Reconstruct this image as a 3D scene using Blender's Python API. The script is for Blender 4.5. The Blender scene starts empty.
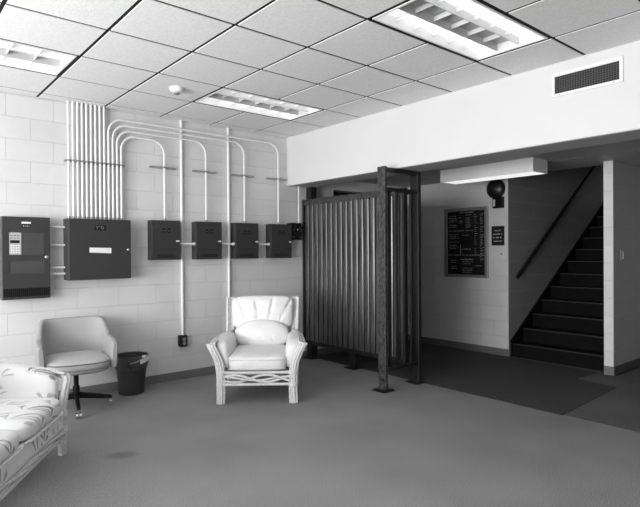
import bpy, math, random
from mathutils import Vector, Matrix
random.seed(7)
PI = math.pi
S = bpy.context.scene
COL = S.collection
H = 1.44                                   # eye height; every z below is above the floor

# ---------------------------------------------------------------- camera
cd = bpy.data.cameras.new('camera'); cam = bpy.data.objects.new('camera', cd); COL.objects.link(cam)
cd.sensor_width = 36; cd.sensor_fit = 'HORIZONTAL'; cd.lens = 533.46 * 36 / 640
cd.clip_start = .02
Rw = ((0.76427, -0.64486, -0.00613), (-0.00788, 0.00017, -0.99997), (0.64484, 0.76430, -0.00495))
m = Matrix(((Rw[0][0], -Rw[1][0], -Rw[2][0], 0), (Rw[0][1], -Rw[1][1], -Rw[2][1], 0),
            (Rw[0][2], -Rw[1][2], -Rw[2][2], H), (0, 0, 0, 1)))
cam.matrix_world = m
S.camera = cam

# ---------------------------------------------------------------- world, daylight, exposure
w = bpy.data.worlds.new('sky'); S.world = w; w.use_nodes = True
w.node_tree.nodes['Background'].inputs[0].default_value = (1, 1, 1, 1)
w.node_tree.nodes['Background'].inputs[1].default_value = 1.0
WINDOW_POWER = 224
LAMP = 1.25
SKYWARD = 24                                # upward tilt of the window lights, added to brighten the ceiling
for nm, y, f in (('daylight_window_1', -1.1, .12), ('daylight_window_2', 1.2, 1), ('daylight_window_3', 3.5, 1.1)):
    l = bpy.data.lights.new(nm, 'AREA'); l.shape = 'RECTANGLE'; l.size = 1.7; l.size_y = 2.0; l.energy = WINDOW_POWER * f
    o = bpy.data.objects.new(nm, l); COL.objects.link(o)
    o.location = (-3.0, y, 1.5); o.rotation_euler = (0, -PI / 2 - math.radians(SKYWARD), 0)
S.view_settings.view_transform = 'Standard'; S.view_settings.look = 'None'
S.view_settings.exposure = 0.0; S.view_settings.gamma = 1; S.view_settings.use_curve_mapping = False

# ---------------------------------------------------------------- materials
def mat(name, v, rough=.6, spec=.5, metal=0, noise=None, bump=None, coat=0):
    """grey material; noise=(scale, amount) varies the tone, bump=(scale, strength, distance)"""
    mt = bpy.data.materials.new(name); mt.use_nodes = True
    nt = mt.node_tree; b = nt.nodes['Principled BSDF']
    b.inputs['Base Color'].default_value = (v, v, v, 1); b.inputs['Roughness'].default_value = rough
    b.inputs['Metallic'].default_value = metal; b.inputs['Specular IOR Level'].default_value = spec
    b.inputs['Coat Weight'].default_value = coat
    tc = nt.nodes.new('ShaderNodeTexCoord')
    if noise:
        n = nt.nodes.new('ShaderNodeTexNoise'); n.inputs['Scale'].default_value = noise[0]; n.inputs['Detail'].default_value = 6
        nt.links.new(tc.outputs['Object'], n.inputs['Vector'])
        r = nt.nodes.new('ShaderNodeMapRange'); r.inputs[1].default_value = .3; r.inputs[2].default_value = .7
        r.inputs[3].default_value = v * (1 - noise[1]); r.inputs[4].default_value = v * (1 + noise[1])
        nt.links.new(n.outputs['Fac'], r.inputs[0]); nt.links.new(r.outputs[0], b.inputs['Base Color'])
    if bump:
        n2 = nt.nodes.new('ShaderNodeTexNoise'); n2.inputs['Scale'].default_value = bump[0]; n2.inputs['Detail'].default_value = 4
        nt.links.new(tc.outputs['Object'], n2.inputs['Vector'])
        bp = nt.nodes.new('ShaderNodeBump'); bp.inputs['Strength'].default_value = bump[1]; bp.inputs['Distance'].default_value = bump[2]
        nt.links.new(n2.outputs['Fac'], bp.inputs['Height']); nt.links.new(bp.outputs[0], b.inputs['Normal'])
    return mt

def emit(name, v, s):
    mt = bpy.data.materials.new(name); mt.use_nodes = True
    b = mt.node_tree.nodes['Principled BSDF']
    b.inputs['Base Color'].default_value = (v, v, v, 1); b.inputs['Emission Color'].default_value = (1, 1, 1, 1)
    b.inputs['Emission Strength'].default_value = s
    return mt

def block_mat(name, axis, v, joint=.86, shift=(0, 0)):
    """painted concrete block, 406 x 203 mm courses; axis = the horizontal world axis the wall runs along"""
    mt = bpy.data.materials.new(name); mt.use_nodes = True
    nt = mt.node_tree; b = nt.nodes['Principled BSDF']; b.inputs['Roughness'].default_value = .55
    g = nt.nodes.new('ShaderNodeNewGeometry'); sp = nt.nodes.new('ShaderNodeSeparateXYZ'); cb = nt.nodes.new('ShaderNodeCombineXYZ')
    nt.links.new(g.outputs['Position'], sp.inputs[0])
    a1 = nt.nodes.new('ShaderNodeMath'); a1.operation = 'ADD'; a1.inputs[1].default_value = shift[0]
    a2 = nt.nodes.new('ShaderNodeMath'); a2.operation = 'ADD'; a2.inputs[1].default_value = shift[1]
    nt.links.new(sp.outputs[axis], a1.inputs[0]); nt.links.new(sp.outputs[2], a2.inputs[0])
    nt.links.new(a1.outputs[0], cb.inputs[0]); nt.links.new(a2.outputs[0], cb.inputs[1])
    br = nt.nodes.new('ShaderNodeTexBrick')
    br.inputs['Scale'].default_value = 1; br.inputs['Brick Width'].default_value = .4064; br.inputs['Row Height'].default_value = .2032
    br.inputs['Mortar Size'].default_value = .0045; br.inputs['Mortar Smooth'].default_value = .6; br.offset = .5
    br.inputs['Color1'].default_value = (v, v, v, 1); br.inputs['Color2'].default_value = (v * .955, v * .955, v * .955, 1)
    br.inputs['Mortar'].default_value = (v * joint, v * joint, v * joint, 1)
    nt.links.new(cb.outputs[0], br.inputs['Vector'])
    n = nt.nodes.new('ShaderNodeTexNoise'); n.inputs['Scale'].default_value = 2.5; n.inputs['Detail'].default_value = 8; n.inputs['Roughness'].default_value = .65
    nt.links.new(g.outputs['Position'], n.inputs['Vector'])
    mr = nt.nodes.new('ShaderNodeMapRange'); mr.inputs[1].default_value = .3; mr.inputs[2].default_value = .7; mr.inputs[3].default_value = .94; mr.inputs[4].default_value = 1.04
    nt.links.new(n.outputs['Fac'], mr.inputs[0])
    mx = nt.nodes.new('ShaderNodeVectorMath'); mx.operation = 'SCALE'
    nt.links.new(br.outputs['Color'], mx.inputs[0]); nt.links.new(mr.outputs[0], mx.inputs['Scale']); nt.links.new(mx.outputs[0], b.inputs['Base Color'])
    n2 = nt.nodes.new('ShaderNodeTexNoise'); n2.inputs['Scale'].default_value = 90; n2.inputs['Detail'].default_value = 3
    nt.links.new(g.outputs['Position'], n2.inputs['Vector'])
    ma = nt.nodes.new('ShaderNodeMath'); ma.operation = 'MULTIPLY_ADD'; ma.inputs[1].default_value = .12
    iv = nt.nodes.new('ShaderNodeMath'); iv.operation = 'SUBTRACT'; iv.inputs[0].default_value = 1
    nt.links.new(br.outputs['Fac'], iv.inputs[1]); nt.links.new(n2.outputs['Fac'], ma.inputs[0]); nt.links.new(iv.outputs[0], ma.inputs[2])
    bp = nt.nodes.new('ShaderNodeBump'); bp.inputs['Strength'].default_value = .6; bp.inputs['Distance'].default_value = .004
    nt.links.new(ma.outputs[0], bp.inputs['Height']); nt.links.new(bp.outputs[0], b.inputs['Normal'])
    return mt

def carpet_mat(name, v, stain=False):
    mt = bpy.data.materials.new(name); mt.use_nodes = True
    nt = mt.node_tree; b = nt.nodes['Principled BSDF']; b.inputs['Roughness'].default_value = .95
    b.inputs['Specular IOR Level'].default_value = .15
    g = nt.nodes.new('ShaderNodeNewGeometry')
    n = nt.nodes.new('ShaderNodeTexNoise'); n.inputs['Scale'].default_value = 130; n.inputs['Detail'].default_value = 4
    nb = nt.nodes.new('ShaderNodeTexNoise'); nb.inputs['Scale'].default_value = 1.6; nb.inputs['Detail'].default_value = 5
    for q in (n, nb): nt.links.new(g.outputs['Position'], q.inputs['Vector'])
    r1 = nt.nodes.new('ShaderNodeMapRange'); r1.inputs[1].default_value = .3; r1.inputs[2].default_value = .7; r1.inputs[3].default_value = .58 * v; r1.inputs[4].default_value = 1.42 * v
    r2 = nt.nodes.new('ShaderNodeMapRange'); r2.inputs[1].default_value = .3; r2.inputs[2].default_value = .7; r2.inputs[3].default_value = .88; r2.inputs[4].default_value = 1.1
    nt.links.new(n.outputs['Fac'], r1.inputs[0]); nt.links.new(nb.outputs['Fac'], r2.inputs[0])
    mm = nt.nodes.new('ShaderNodeMath'); mm.operation = 'MULTIPLY'
    nt.links.new(r1.outputs[0], mm.inputs[0]); nt.links.new(r2.outputs[0], mm.inputs[1])
    out = mm
    if stain:                               # worn dark spot on the carpet
        mp = nt.nodes.new('ShaderNodeMapping'); mp.vector_type = 'POINT'
        th = math.radians(-35)
        mp.inputs['Rotation'].default_value = (0, 0, -th); mp.inputs['Scale'].default_value = (1, 1, 1)
        sb = nt.nodes.new('ShaderNodeVectorMath'); sb.operation = 'SUBTRACT'; sb.inputs[1].default_value = (1.35, 3.80, 0)
        nt.links.new(g.outputs['Position'], sb.inputs[0]); nt.links.new(sb.outputs[0], mp.inputs['Vector'])
        sc = nt.nodes.new('ShaderNodeVectorMath'); sc.operation = 'MULTIPLY'; sc.inputs[1].default_value = (8.5, 14, 0)
        nt.links.new(mp.outputs[0], sc.inputs[0])
        ln = nt.nodes.new('ShaderNodeVectorMath'); ln.operation = 'LENGTH'; nt.links.new(sc.outputs[0], ln.inputs[0])
        r3 = nt.nodes.new('ShaderNodeMapRange'); r3.inputs[1].default_value = .45; r3.inputs[2].default_value = 1.3; r3.inputs[3].default_value = .66; r3.inputs[4].default_value = 1
        nt.links.new(ln.outputs['Value'], r3.inputs[0])
        m2 = nt.nodes.new('ShaderNodeMath'); m2.operation = 'MULTIPLY'; nt.links.new(mm.outputs[0], m2.inputs[0]); nt.links.new(r3.outputs[0], m2.inputs[1])
        out = m2
    nt.links.new(out.outputs[0], b.inputs['Base Color'])
    bp = nt.nodes.new('ShaderNodeBump'); bp.inputs['Strength'].default_value = .5; bp.inputs['Distance'].default_value = .004
    nt.links.new(n.outputs['Fac'], bp.inputs['Height']); nt.links.new(bp.outputs[0], b.inputs['Normal'])
    return mt

def floral_mat(name):
    """pale upholstery cloth printed with loose grey palm fronds"""
    mt = bpy.data.materials.new(name); mt.use_nodes = True
    nt = mt.node_tree; b = nt.nodes['Principled BSDF']; b.inputs['Roughness'].default_value = .85
    L = nt.links.new
    def node(t, **kw):
        n = nt.nodes.new(t)
        for k, v in kw.items(): setattr(n, k, v)
        return n
    def math_(op, a, b_=None, c=None):
        n = node('ShaderNodeMath', operation=op)
        for i, q in enumerate((a, b_, c)):
            if q is None: continue
            if isinstance(q, (int, float)): n.inputs[i].default_value = q
            else: L(q, n.inputs[i])
        return n.outputs[0]
    tc = node('ShaderNodeTexCoord'); sp = node('ShaderNodeSeparateXYZ'); L(tc.outputs['Object'], sp.inputs[0])
    nz = node('ShaderNodeTexNoise'); nz.inputs['Scale'].default_value = 9; nz.inputs['Detail'].default_value = 2; L(tc.outputs['Object'], nz.inputs['Vector'])
    u = math_('ADD', math_('MULTIPLY', sp.outputs[0], 1.0), math_('MULTIPLY', sp.outputs[1], .9))
    v = math_('ADD', sp.outputs[2], math_('MULTIPLY', sp.outputs[0], .55))
    v = math_('SUBTRACT', v, math_('MULTIPLY', sp.outputs[1], .25))
    facs = []
    for sc, off, blades in ((4.6, 0.3, 9), (7.5, 4.7, 7)):
        cb = node('ShaderNodeCombineXYZ')
        L(math_('MULTIPLY_ADD', u, sc, off), cb.inputs[0]); L(math_('MULTIPLY_ADD', v, sc, off), cb.inputs[1])
        vo = node('ShaderNodeTexVoronoi', voronoi_dimensions='2D'); vo.inputs['Scale'].default_value = 1; vo.inputs['Randomness'].default_value = .8
        L(cb.outputs[0], vo.inputs['Vector'])
        df = node('ShaderNodeVectorMath', operation='SUBTRACT'); L(cb.outputs[0], df.inputs[0]); L(vo.outputs['Position'], df.inputs[1])
        ds = node('ShaderNodeSeparateXYZ'); L(df.outputs[0], ds.inputs[0])
        yy = math_('ADD', ds.outputs[1], .30)
        an = math_('ARCTAN2', ds.outputs[0], yy)
        rr = math_('SQRT', math_('ADD', math_('POWER', math_('ABSOLUTE', ds.outputs[0]), 2.0), math_('POWER', math_('ABSOLUTE', yy), 2.0)))
        wob = math_('MULTIPLY_ADD', nz.outputs['Fac'], 3.0, -1.5)
        bl = math_('COSINE', math_('ADD', math_('MULTIPLY', an, blades), math_('ADD', wob, math_('MULTIPLY', rr, 2.0))))
        m1 = node('ShaderNodeMapRange'); L(bl, m1.inputs[0]); m1.inputs[1].default_value = .25; m1.inputs[2].default_value = .55
        m2 = node('ShaderNodeMapRange'); L(rr, m2.inputs[0]); m2.inputs[1].default_value = .50; m2.inputs[2].default_value = .62; m2.inputs[3].default_value = 1; m2.inputs[4].default_value = 0
        m3 = node('ShaderNodeMapRange'); L(math_('ABSOLUTE', an), m3.inputs[0]); m3.inputs[1].default_value = 1.2; m3.inputs[2].default_value = 1.4; m3.inputs[3].default_value = 1; m3.inputs[4].default_value = 0
        m4 = node('ShaderNodeMapRange'); L(rr, m4.inputs[0]); m4.inputs[1].default_value = .04; m4.inputs[2].default_value = .10
        sc2 = node('ShaderNodeSeparateColor'); L(vo.outputs['Color'], sc2.inputs[0])
        keep = math_('GREATER_THAN', sc2.outputs[0], .30 if sc < 5 else .55)
        f = math_('MULTIPLY', math_('MULTIPLY', m1.outputs[0], m2.outputs[0]), math_('MULTIPLY', m3.outputs[0], m4.outputs[0]))
        f = math_('MULTIPLY', f, keep)
        f = math_('MULTIPLY', f, math_('MULTIPLY_ADD', sc2.outputs[1], .6, .4))
        facs.append(f)
    mx = math_('MAXIMUM', facs[0], facs[1])
    r_ = node('ShaderNodeMapRange'); r_.inputs[3].default_value = .84; r_.inputs[4].default_value = .20
    L(mx, r_.inputs[0]); L(r_.outputs[0], b.inputs['Base Color'])
    n2 = node('ShaderNodeTexNoise'); n2.inputs['Scale'].default_value = 10; n2.inputs['Detail'].default_value = 3
    L(tc.outputs['Object'], n2.inputs['Vector'])
    bp = node('ShaderNodeBump'); bp.inputs['Strength'].default_value = .35; bp.inputs['Distance'].default_value = .02
    L(n2.outputs['Fac'], bp.inputs['Height']); L(bp.outputs[0], b.inputs['Normal'])
    return mt

def rust_mat(name, v, rough, contrast, sc=(30, 30, 3), spec=.5):
    """weathered dark metal / stained wood with streaks running up it"""
    mt = bpy.data.materials.new(name); mt.use_nodes = True
    nt = mt.node_tree; b = nt.nodes['Principled BSDF']; b.inputs['Roughness'].default_value = rough; b.inputs['Specular IOR Level'].default_value = spec
    g = nt.nodes.new('ShaderNodeNewGeometry')
    mp = nt.nodes.new('ShaderNodeMapping'); mp.inputs['Scale'].default_value = sc
    nt.links.new(g.outputs['Position'], mp.inputs['Vector'])
    n = nt.nodes.new('ShaderNodeTexNoise'); n.inputs['Scale'].default_value = 1; n.inputs['Detail'].default_value = 6; n.inputs['Roughness'].default_value = .7
    nt.links.new(mp.outputs[0], n.inputs['Vector'])
    r = nt.nodes.new('ShaderNodeMapRange'); r.inputs[1].default_value = .40; r.inputs[2].default_value = .62; r.inputs[3].default_value = v * (1 - contrast); r.inputs[4].default_value = v * (1 + contrast)
    nt.links.new(n.outputs['Fac'], r.inputs[0]); nt.links.new(r.outputs[0], b.inputs['Base Color'])
    r2 = nt.nodes.new('ShaderNodeMapRange'); r2.inputs[1].default_value = .3; r2.inputs[2].default_value = .7; r2.inputs[3].default_value = rough * .8; r2.inputs[4].default_value = rough * 1.25
    nt.links.new(n.outputs['Fac'], r2.inputs[0]); nt.links.new(r2.outputs[0], b.inputs['Roughness'])
    bp = nt.nodes.new('ShaderNodeBump'); bp.inputs['Strength'].default_value = .3; bp.inputs['Distance'].default_value = .002
    nt.links.new(n.outputs['Fac'], bp.inputs['Height']); nt.links.new(bp.outputs[0], b.inputs['Normal'])
    return mt

M = dict(
    block_x=block_mat('painted_block_along_x', 0, .68, shift=(-.155, -.065)),
    block_y=block_mat('painted_block_along_y', 1, .78, shift=(0, -.065)),
    block_shaded=block_mat('shaded_block_stairwell', 0, .29, joint=1.3, shift=(.1, -.065)),  # lack of light in stairwell and passage is put into this colour
    block_side_shaded=block_mat('shaded_block_corridor', 0, .42, joint=1.2, shift=(.1, -.065)),  # same block wall, with the shade on its corridor side in the colour
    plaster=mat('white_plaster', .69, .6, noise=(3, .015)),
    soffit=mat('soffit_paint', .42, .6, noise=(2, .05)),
    back=mat('room_wall_paint', .6, .7),
    tile=mat('ceiling_tile', .82, .9, spec=.2, noise=(70, .07), bump=(120, .5, .003)),
    slot=mat('black_ceiling_track', .008, .7, spec=.2),
    carpet=carpet_mat('grey_carpet', .255, True),
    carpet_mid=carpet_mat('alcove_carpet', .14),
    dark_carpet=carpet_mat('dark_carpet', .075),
    base=mat('grey_vinyl_baseboard', .17, .5),
    base_shaded=mat('shaded_vinyl_baseboard', .07, .5),  # same baseboard, with the corridor shadow put into its colour
    metal_white=mat('white_enamel', .82, .4),
    conduit=mat('painted_conduit', .80, .35, noise=(9, .04)),
    cabinet=mat('dark_red_enamel', .034, .42, noise=(5, .1)),
    cabinet_light=mat('panel_window', .06, .15),
    black=mat('black_plastic', .006, .5, spec=.25),
    chrome=mat('chrome', .75, .2, metal=1),
    label=mat('paper_label', .8, .6),
    keypad=mat('grey_keypad', .42, .5),
    steel=mat('galvanised_steel', .35, .45, metal=.6, noise=(40, .2)),
    rattan=mat('pale_painted_rattan', .66, .5, noise=(45, .14), bump=(120, .5, .002)),
    cushion=mat('cream_leather', .77, .5, noise=(6, .04), bump=(9, .6, .02)),
    tub=mat('grey_tweed', .36, .9, noise=(180, .10), bump=(250, .4, .002)),
    tubseat=mat('grey_tweed_seat', .50, .9, noise=(180, .08), bump=(250, .4, .002)),
    piping=mat('dark_piping', .12, .7),
    floral=floral_mat('printed_cotton'),
    pipe_light=mat('pale_piping', .8, .7),
    bin=mat('dark_bin_plastic', .028, .45),
    liner=mat('bin_liner', .06, .3, bump=(25, .8, .01)),
    screen=rust_mat('dark_stained_slats', .052, .32, .65, (25, 25, 1.6), 1.0),
    iron=rust_mat('weathered_iron', .009, .45, .5),
    iron_face=rust_mat('weathered_iron_post', .045, .5, .95, (45, 45, 22)),
    stair=mat('shaded_stair_tread', .006, .8, spec=.12, noise=(12, .25)),  # lowered to near black to stand for the unlit stairwell
    nosing=mat('stair_nosing', .030, .5, spec=.3),
    rail=mat('black_handrail', .012, .35),
    lamp=emit('fluorescent_lens', .9, LAMP),
    box_lamp=emit('box_lens', .9, .8),
    reflector=mat('troffer_reflector', .45, .35, metal=.3),
    louver=mat('white_louver', .60, .4),
    alu=mat('aluminium_frame', .34, .35, metal=.4),
    board=mat('black_letter_board', .010, .5),
    ink=mat('white_lettering', .75, .6),
    grille_bar=mat('grille_bar', .12, .6),
    grille=mat('dark_duct', .02, .8),
    glass=mat('window_sash', .7, .4),
)

# ---------------------------------------------------------------- mesh helpers
class MB:
    def __init__(s): s.v = []; s.f = []; s.mi = []; s.cur = 0
    def add(s, vs, fs):
        b = len(s.v); s.v += [tuple(p) for p in vs]; s.f += [tuple(b + i for i in f) for f in fs]; s.mi += [s.cur] * len(fs); return s
    def box(s, x0, y0, z0, x1, y1, z1, M4=None):
        vs = [Vector((x, y, z)) for z in (z0, z1) for y in (y0, y1) for x in (x0, x1)]
        if M4: vs = [M4 @ p for p in vs]
        return s.add(vs, [(0, 2, 3, 1), (4, 5, 7, 6), (0, 1, 5, 4), (2, 6, 7, 3), (0, 4, 6, 2), (1, 3, 7, 5)])
    def tube(s, pts, r, n=8, cap=True):
        pts = [Vector(p) for p in pts]; rs = r if isinstance(r, (list, tuple)) else [r] * len(pts)
        rings = []; up = None
        for i, p in enumerate(pts):
            t = (pts[min(i + 1, len(pts) - 1)] - pts[max(i - 1, 0)]).normalized()
            if up is None:
                up = Vector((0, 0, 1)) if abs(t.z) < .9 else Vector((1, 0, 0))
            up = (up - t * up.dot(t)).normalized(); sd = t.cross(up)
            rings.append([p + (up * math.cos(2 * PI * k / n) + sd * math.sin(2 * PI * k / n)) * rs[i] for k in range(n)])
        vs = [q for rg in rings for q in rg]; fs = []
        for i in range(len(pts) - 1):
            for k in range(n):
                k2 = (k + 1) % n; fs.append((i * n + k, i * n + k2, (i + 1) * n + k2, (i + 1) * n + k))
        if cap:
            fs.append(tuple(range(n - 1, -1, -1))); fs.append(tuple((len(pts) - 1) * n + k for k in range(n)))
        return s.add(vs, fs)
    def lathe(s, prof, c=(0, 0, 0), n=24, M4=None, cap=(True, True)):
        vs = []; fs = []
        for (r, z) in prof:
            for k in range(n): 
                p = Vector((r * math.cos(2 * PI * k / n), r * math.sin(2 * PI * k / n), z))
                vs.append((M4 @ p if M4 else p) + Vector(c))
        for i in range(len(prof) - 1):
            for k in range(n):
                k2 = (k + 1) % n; fs.append((i * n + k, i * n + k2, (i + 1) * n + k2, (i + 1) * n + k))
        if cap[0]: fs.append(tuple(range(n - 1, -1, -1)))
        if cap[1]: fs.append(tuple((len(prof) - 1) * n + k for k in range(n)))
        return s.add(vs, fs)
    def prism(s, poly, axis, a, b):
        """poly: 2-D outline in the two other axes, extruded from a to b"""
        def P(p, c):
            return {0: (c, p[0], p[1]), 1: (p[0], c, p[1]), 2: (p[0], p[1], c)}[axis]
        n = len(poly); vs = [P(p, a) for p in poly] + [P(p, b) for p in poly]
        fs = [tuple(range(n)), tuple(range(2 * n - 1, n - 1, -1))] + [(i, i + n, (i + 1) % n + n, (i + 1) % n) for i in range(n)]
        return s.add(vs, fs)
    def pillow(s, w, d, h, M4, e=3.2, e2=3.2, n=20, fn=None):
        """superellipsoid cushion w x d x h; fn(p) moves its unit points"""
        vs = []; nu, nv = n * 2, n
        def sp(c, k): return math.copysign(abs(c) ** (2 / k), c)
        for j in range(1, nv):
            ph = -PI / 2 + PI * j / nv
            for i in range(nu):
                th = 2 * PI * i / nu
                p = Vector((sp(math.cos(ph), e2) * sp(math.cos(th), e), sp(math.cos(ph), e2) * sp(math.sin(th), e), sp(math.sin(ph), e2)))
                if fn: p = fn(p)
                vs.append(M4 @ Vector((p.x * w / 2, p.y * d / 2, p.z * h / 2)))
        fs = []
        for j in range(nv - 2):
            for i in range(nu):
                i2 = (i + 1) % nu; fs.append((j * nu + i, j * nu + i2, (j + 1) * nu + i2, (j + 1) * nu + i))
        fs.append(tuple(range(nu - 1, -1, -1))); fs.append(tuple((nv - 2) * nu + i for i in range(nu)))
        return s.add(vs, fs)
    def build(s, name, material, parent=None, smooth=False, bevel=0, loc=None, rotz=0, kind=None):
        import bmesh
        me = bpy.data.meshes.new(name); me.from_pydata(s.v, [], s.f)
        mats = material if isinstance(material, (list, tuple)) else [material]
        for q in mats: me.materials.append(q)
        for p, i in zip(me.polygons, s.mi): p.material_index = i
        bm = bmesh.new(); bm.from_mesh(me); bmesh.ops.recalc_face_normals(bm, faces=bm.faces); bm.to_mesh(me); bm.free()
        o = bpy.data.objects.new(name, me); COL.objects.link(o)
        if parent: o.parent = parent
        if loc: o.location = loc
        o.rotation_euler.z = rotz
        if smooth:
            me.shade_smooth(); me.set_sharp_from_angle(angle=math.radians(48))
        if bevel:
            b = o.modifiers.new('bevel', 'BEVEL'); b.width = bevel; b.segments = 2; b.limit_method = 'ANGLE'
        if kind: o['kind'] = kind
        return o

def thing(name, label, cat, loc=(0, 0, 0), rotz=0, group=None):
    o = bpy.data.objects.new(name, None); COL.objects.link(o); o.empty_display_size = .1
    o.location = loc; o.rotation_euler = (0, 0, rotz)
    return tag(o, label, cat, group)
def tag(o, label, cat, group=None):
    o['label'] = label; o['category'] = cat
    if group: o['group'] = group
    return o
def struct(name, mb, material, smooth=False, bevel=0):
    return mb.build(name, material, smooth=smooth, bevel=bevel, kind='structure')
def T(x=0, y=0, z=0, rx=0, ry=0, rz=0):
    return Matrix.Translation((x, y, z)) @ Matrix.Rotation(rz, 4, 'Z') @ Matrix.Rotation(ry, 4, 'Y') @ Matrix.Rotation(rx, 4, 'X')
def dup(root, loc, label, rotz=None):
    r = root.copy(); COL.objects.link(r); r.location = loc; r['label'] = label
    if rotz is not None: r.rotation_euler.z = rotz
    for ch in list(root.children):
        c = ch.copy(); COL.objects.link(c); c.parent = r
        for g in ch.children:
            d = g.copy(); COL.objects.link(d); d.parent = c
    return r
def bez(p0, p1, p2, n=8):
    p0, p1, p2 = Vector(p0), Vector(p1), Vector(p2)
    return [p0 * (1 - t) ** 2 + p1 * 2 * t * (1 - t) + p2 * t * t for t in [i / n for i in range(n + 1)]]
def spline(pts, n=6):
    P = [Vector(p) for p in pts]; P = [P[0] * 2 - P[1]] + P + [P[-1] * 2 - P[-2]]; out = []
    for i in range(1, len(P) - 2):
        for k in range(n):
            t = k / n; a, b, c, d = P[i - 1], P[i], P[i + 1], P[i + 2]
            out.append(.5 * ((2 * b) + (c - a) * t + (2 * a - 5 * b + 4 * c - d) * t * t + (3 * b - a - 3 * c + d) * t ** 3))
    return out + [P[-2]]

# ---------------------------------------------------------------- setting
CZ, AZ, BZ = 2.92, 2.445, 2.295           # ceiling, alcove ceiling, underside of the dropped beam
WY, HX0, HX1, BX = 5.625, 4.185, 4.56, 6.55
X0, Y0 = -3.05, -3.0
struct('floor', MB().box(X0 - .1, Y0, -.1, 10, 8, 0), M['carpet'])
mb = MB()                                   # left wall with an opening into a dark passage behind the screen
mb.box(X0, WY, 0, 5.0, WY + .2, CZ + .1); mb.box(6.4, WY, 0, BX + .2, WY + .2, CZ + .1); mb.box(5.0, WY, 2.30, 6.4, WY + .2, CZ + .1)
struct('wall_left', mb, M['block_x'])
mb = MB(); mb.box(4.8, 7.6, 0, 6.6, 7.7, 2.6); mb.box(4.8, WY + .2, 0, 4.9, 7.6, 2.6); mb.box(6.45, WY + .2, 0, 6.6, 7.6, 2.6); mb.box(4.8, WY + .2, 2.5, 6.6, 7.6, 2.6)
struct('wall_passage', mb, M['block_shaded'])
struct('wall_header', MB().box(HX0, Y0, BZ, HX1, WY, CZ + .1), M['plaster'])
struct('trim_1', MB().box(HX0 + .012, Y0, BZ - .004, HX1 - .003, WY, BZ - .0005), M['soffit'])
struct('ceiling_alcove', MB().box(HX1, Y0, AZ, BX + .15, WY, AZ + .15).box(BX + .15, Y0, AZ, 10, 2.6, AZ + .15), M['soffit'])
struct('trim_2', MB().box(5.97, Y0, AZ - .004, 6.0, WY, AZ), M['base'])
struct('wall_back', MB().box(BX, 3.846, 0, BX + .15, WY, AZ).box(BX, 3.846, AZ, BX + .15, WY, 4.6), M['block_y'])
struct('wall_stair_left', MB().box(BX + .003, 3.842, 0, 10, 3.8458, 5.2), M['block_shaded'])
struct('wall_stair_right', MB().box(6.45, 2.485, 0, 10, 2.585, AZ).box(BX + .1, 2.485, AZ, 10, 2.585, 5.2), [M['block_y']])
struct('wall_corridor_face', MB().box(6.452, 2.480, 0, 10, 2.4848, AZ), M['block_side_shaded'])  # thin sheet that colours this face as if in shade
struct('ceiling_stairwell', MB().box(BX, 2.485, 5.2, 10.1, 4.0, 5.3), M['back'])
struct('wall_stair_top', MB().box(9.9, 2.4, 0, 10.0, 4.0, 5.2).box(BX, 2.485, AZ + .15, BX + .05, 3.86, 5.2), M['back'])
struct('wall_corridor_end', MB().box(9.9, Y0, 0, 10.0, 2.4, AZ), M['back'])
struct('wall_right', MB().box(X0, Y0 - .1, 0, 10, Y0, CZ + .1), M['back'])
mb = MB(); wins = ((-1.95, -.25), (.35, 2.05), (2.65, 4.35))
mb.box(X0 - .12, Y0, 0, X0, WY + .2, .9); mb.box(X0 - .12, Y0, 2.4, X0, WY + .2, CZ + .1)
ed = [Y0] + [q for a in wins for q in a] + [WY + .2]
for i in range(0, len(ed), 2): mb.box(X0 - .12, ed[i], .9, X0, ed[i + 1], 2.4)
struct('wall_behind', mb, M['back'])
for i, (a, b) in enumerate(wins):
    mb = MB(); mb.box(X0 - .10, a, .9, X0 - .04, a + .05, 2.4); mb.box(X0 - .10, b - .05, .9, X0 - .04, b, 2.4)
    mb.box(X0 - .10, a, .9, X0 - .04, b, .95); mb.box(X0 - .10, a, 2.35, X0 - .04, b, 2.4); mb.box(X0 - .10, (a + b) / 2 - .02, .95, X0 - .04, (a + b) / 2 + .02, 2.35)
    struct('window_%d' % (i + 1), mb, M['glass'])

# suspended ceiling: white tiles with recessed black tracks between them
P = .6096; gx = [1.228 + P * k for k in range(-7, 6)]; gy = [3.025 + P * k for k in range(-10, 6)]
gx = [X0] + gx + [HX0 + .009] ; gx = [g for g in gx if g <= HX0 + .01]
gy = [Y0] + [g for g in gy if g > Y0 + .05] + [WY + .009]
LIGHTS = [(2.447, 1.806), (2.447, 4.244), (0.009, 4.244), (0.009, 1.806), (-2.43, 1.806), (-2.43, 4.244)]
mb = MB(); g2 = .013; TD = .005
for i in range(len(gx) - 1):
    for j in range(len(gy) - 1):
        cx, cy = (gx[i] + gx[i + 1]) / 2, (gy[j] + gy[j + 1]) / 2
        if any(lx - .01 < cx < lx + 2 * P + .01 and ly < cy < ly + P for lx, ly in LIGHTS): continue
        a = gx[i] + (g2 if i else 0); b = gx[i + 1] - g2
        mb.box(a, gy[j] + (g2 if j else 0), CZ, b, gy[j + 1] - g2, CZ + TD)
struct('ceiling', mb, M['tile'])
struct('ceiling_track', MB().box(X0, Y0, CZ + .13, HX0 + .1, WY + .1, CZ + .16), M['slot'])
mb = MB()
for i, x in enumerate(gx):
    for j in range(len(gy) - 1):
        cy = (gy[j] + gy[j + 1]) / 2
        if any(abs(x - (lx + P)) < .02 and ly < cy < ly + P for lx, ly in LIGHTS): continue
        mb.box(x - .02, gy[j], CZ + TD, x + .02, gy[j + 1], CZ + TD + .012)
for y in gy: mb.box(X0, y - .02, CZ + TD + .0005, HX0, y + .02, CZ + TD + .0125)
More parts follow.
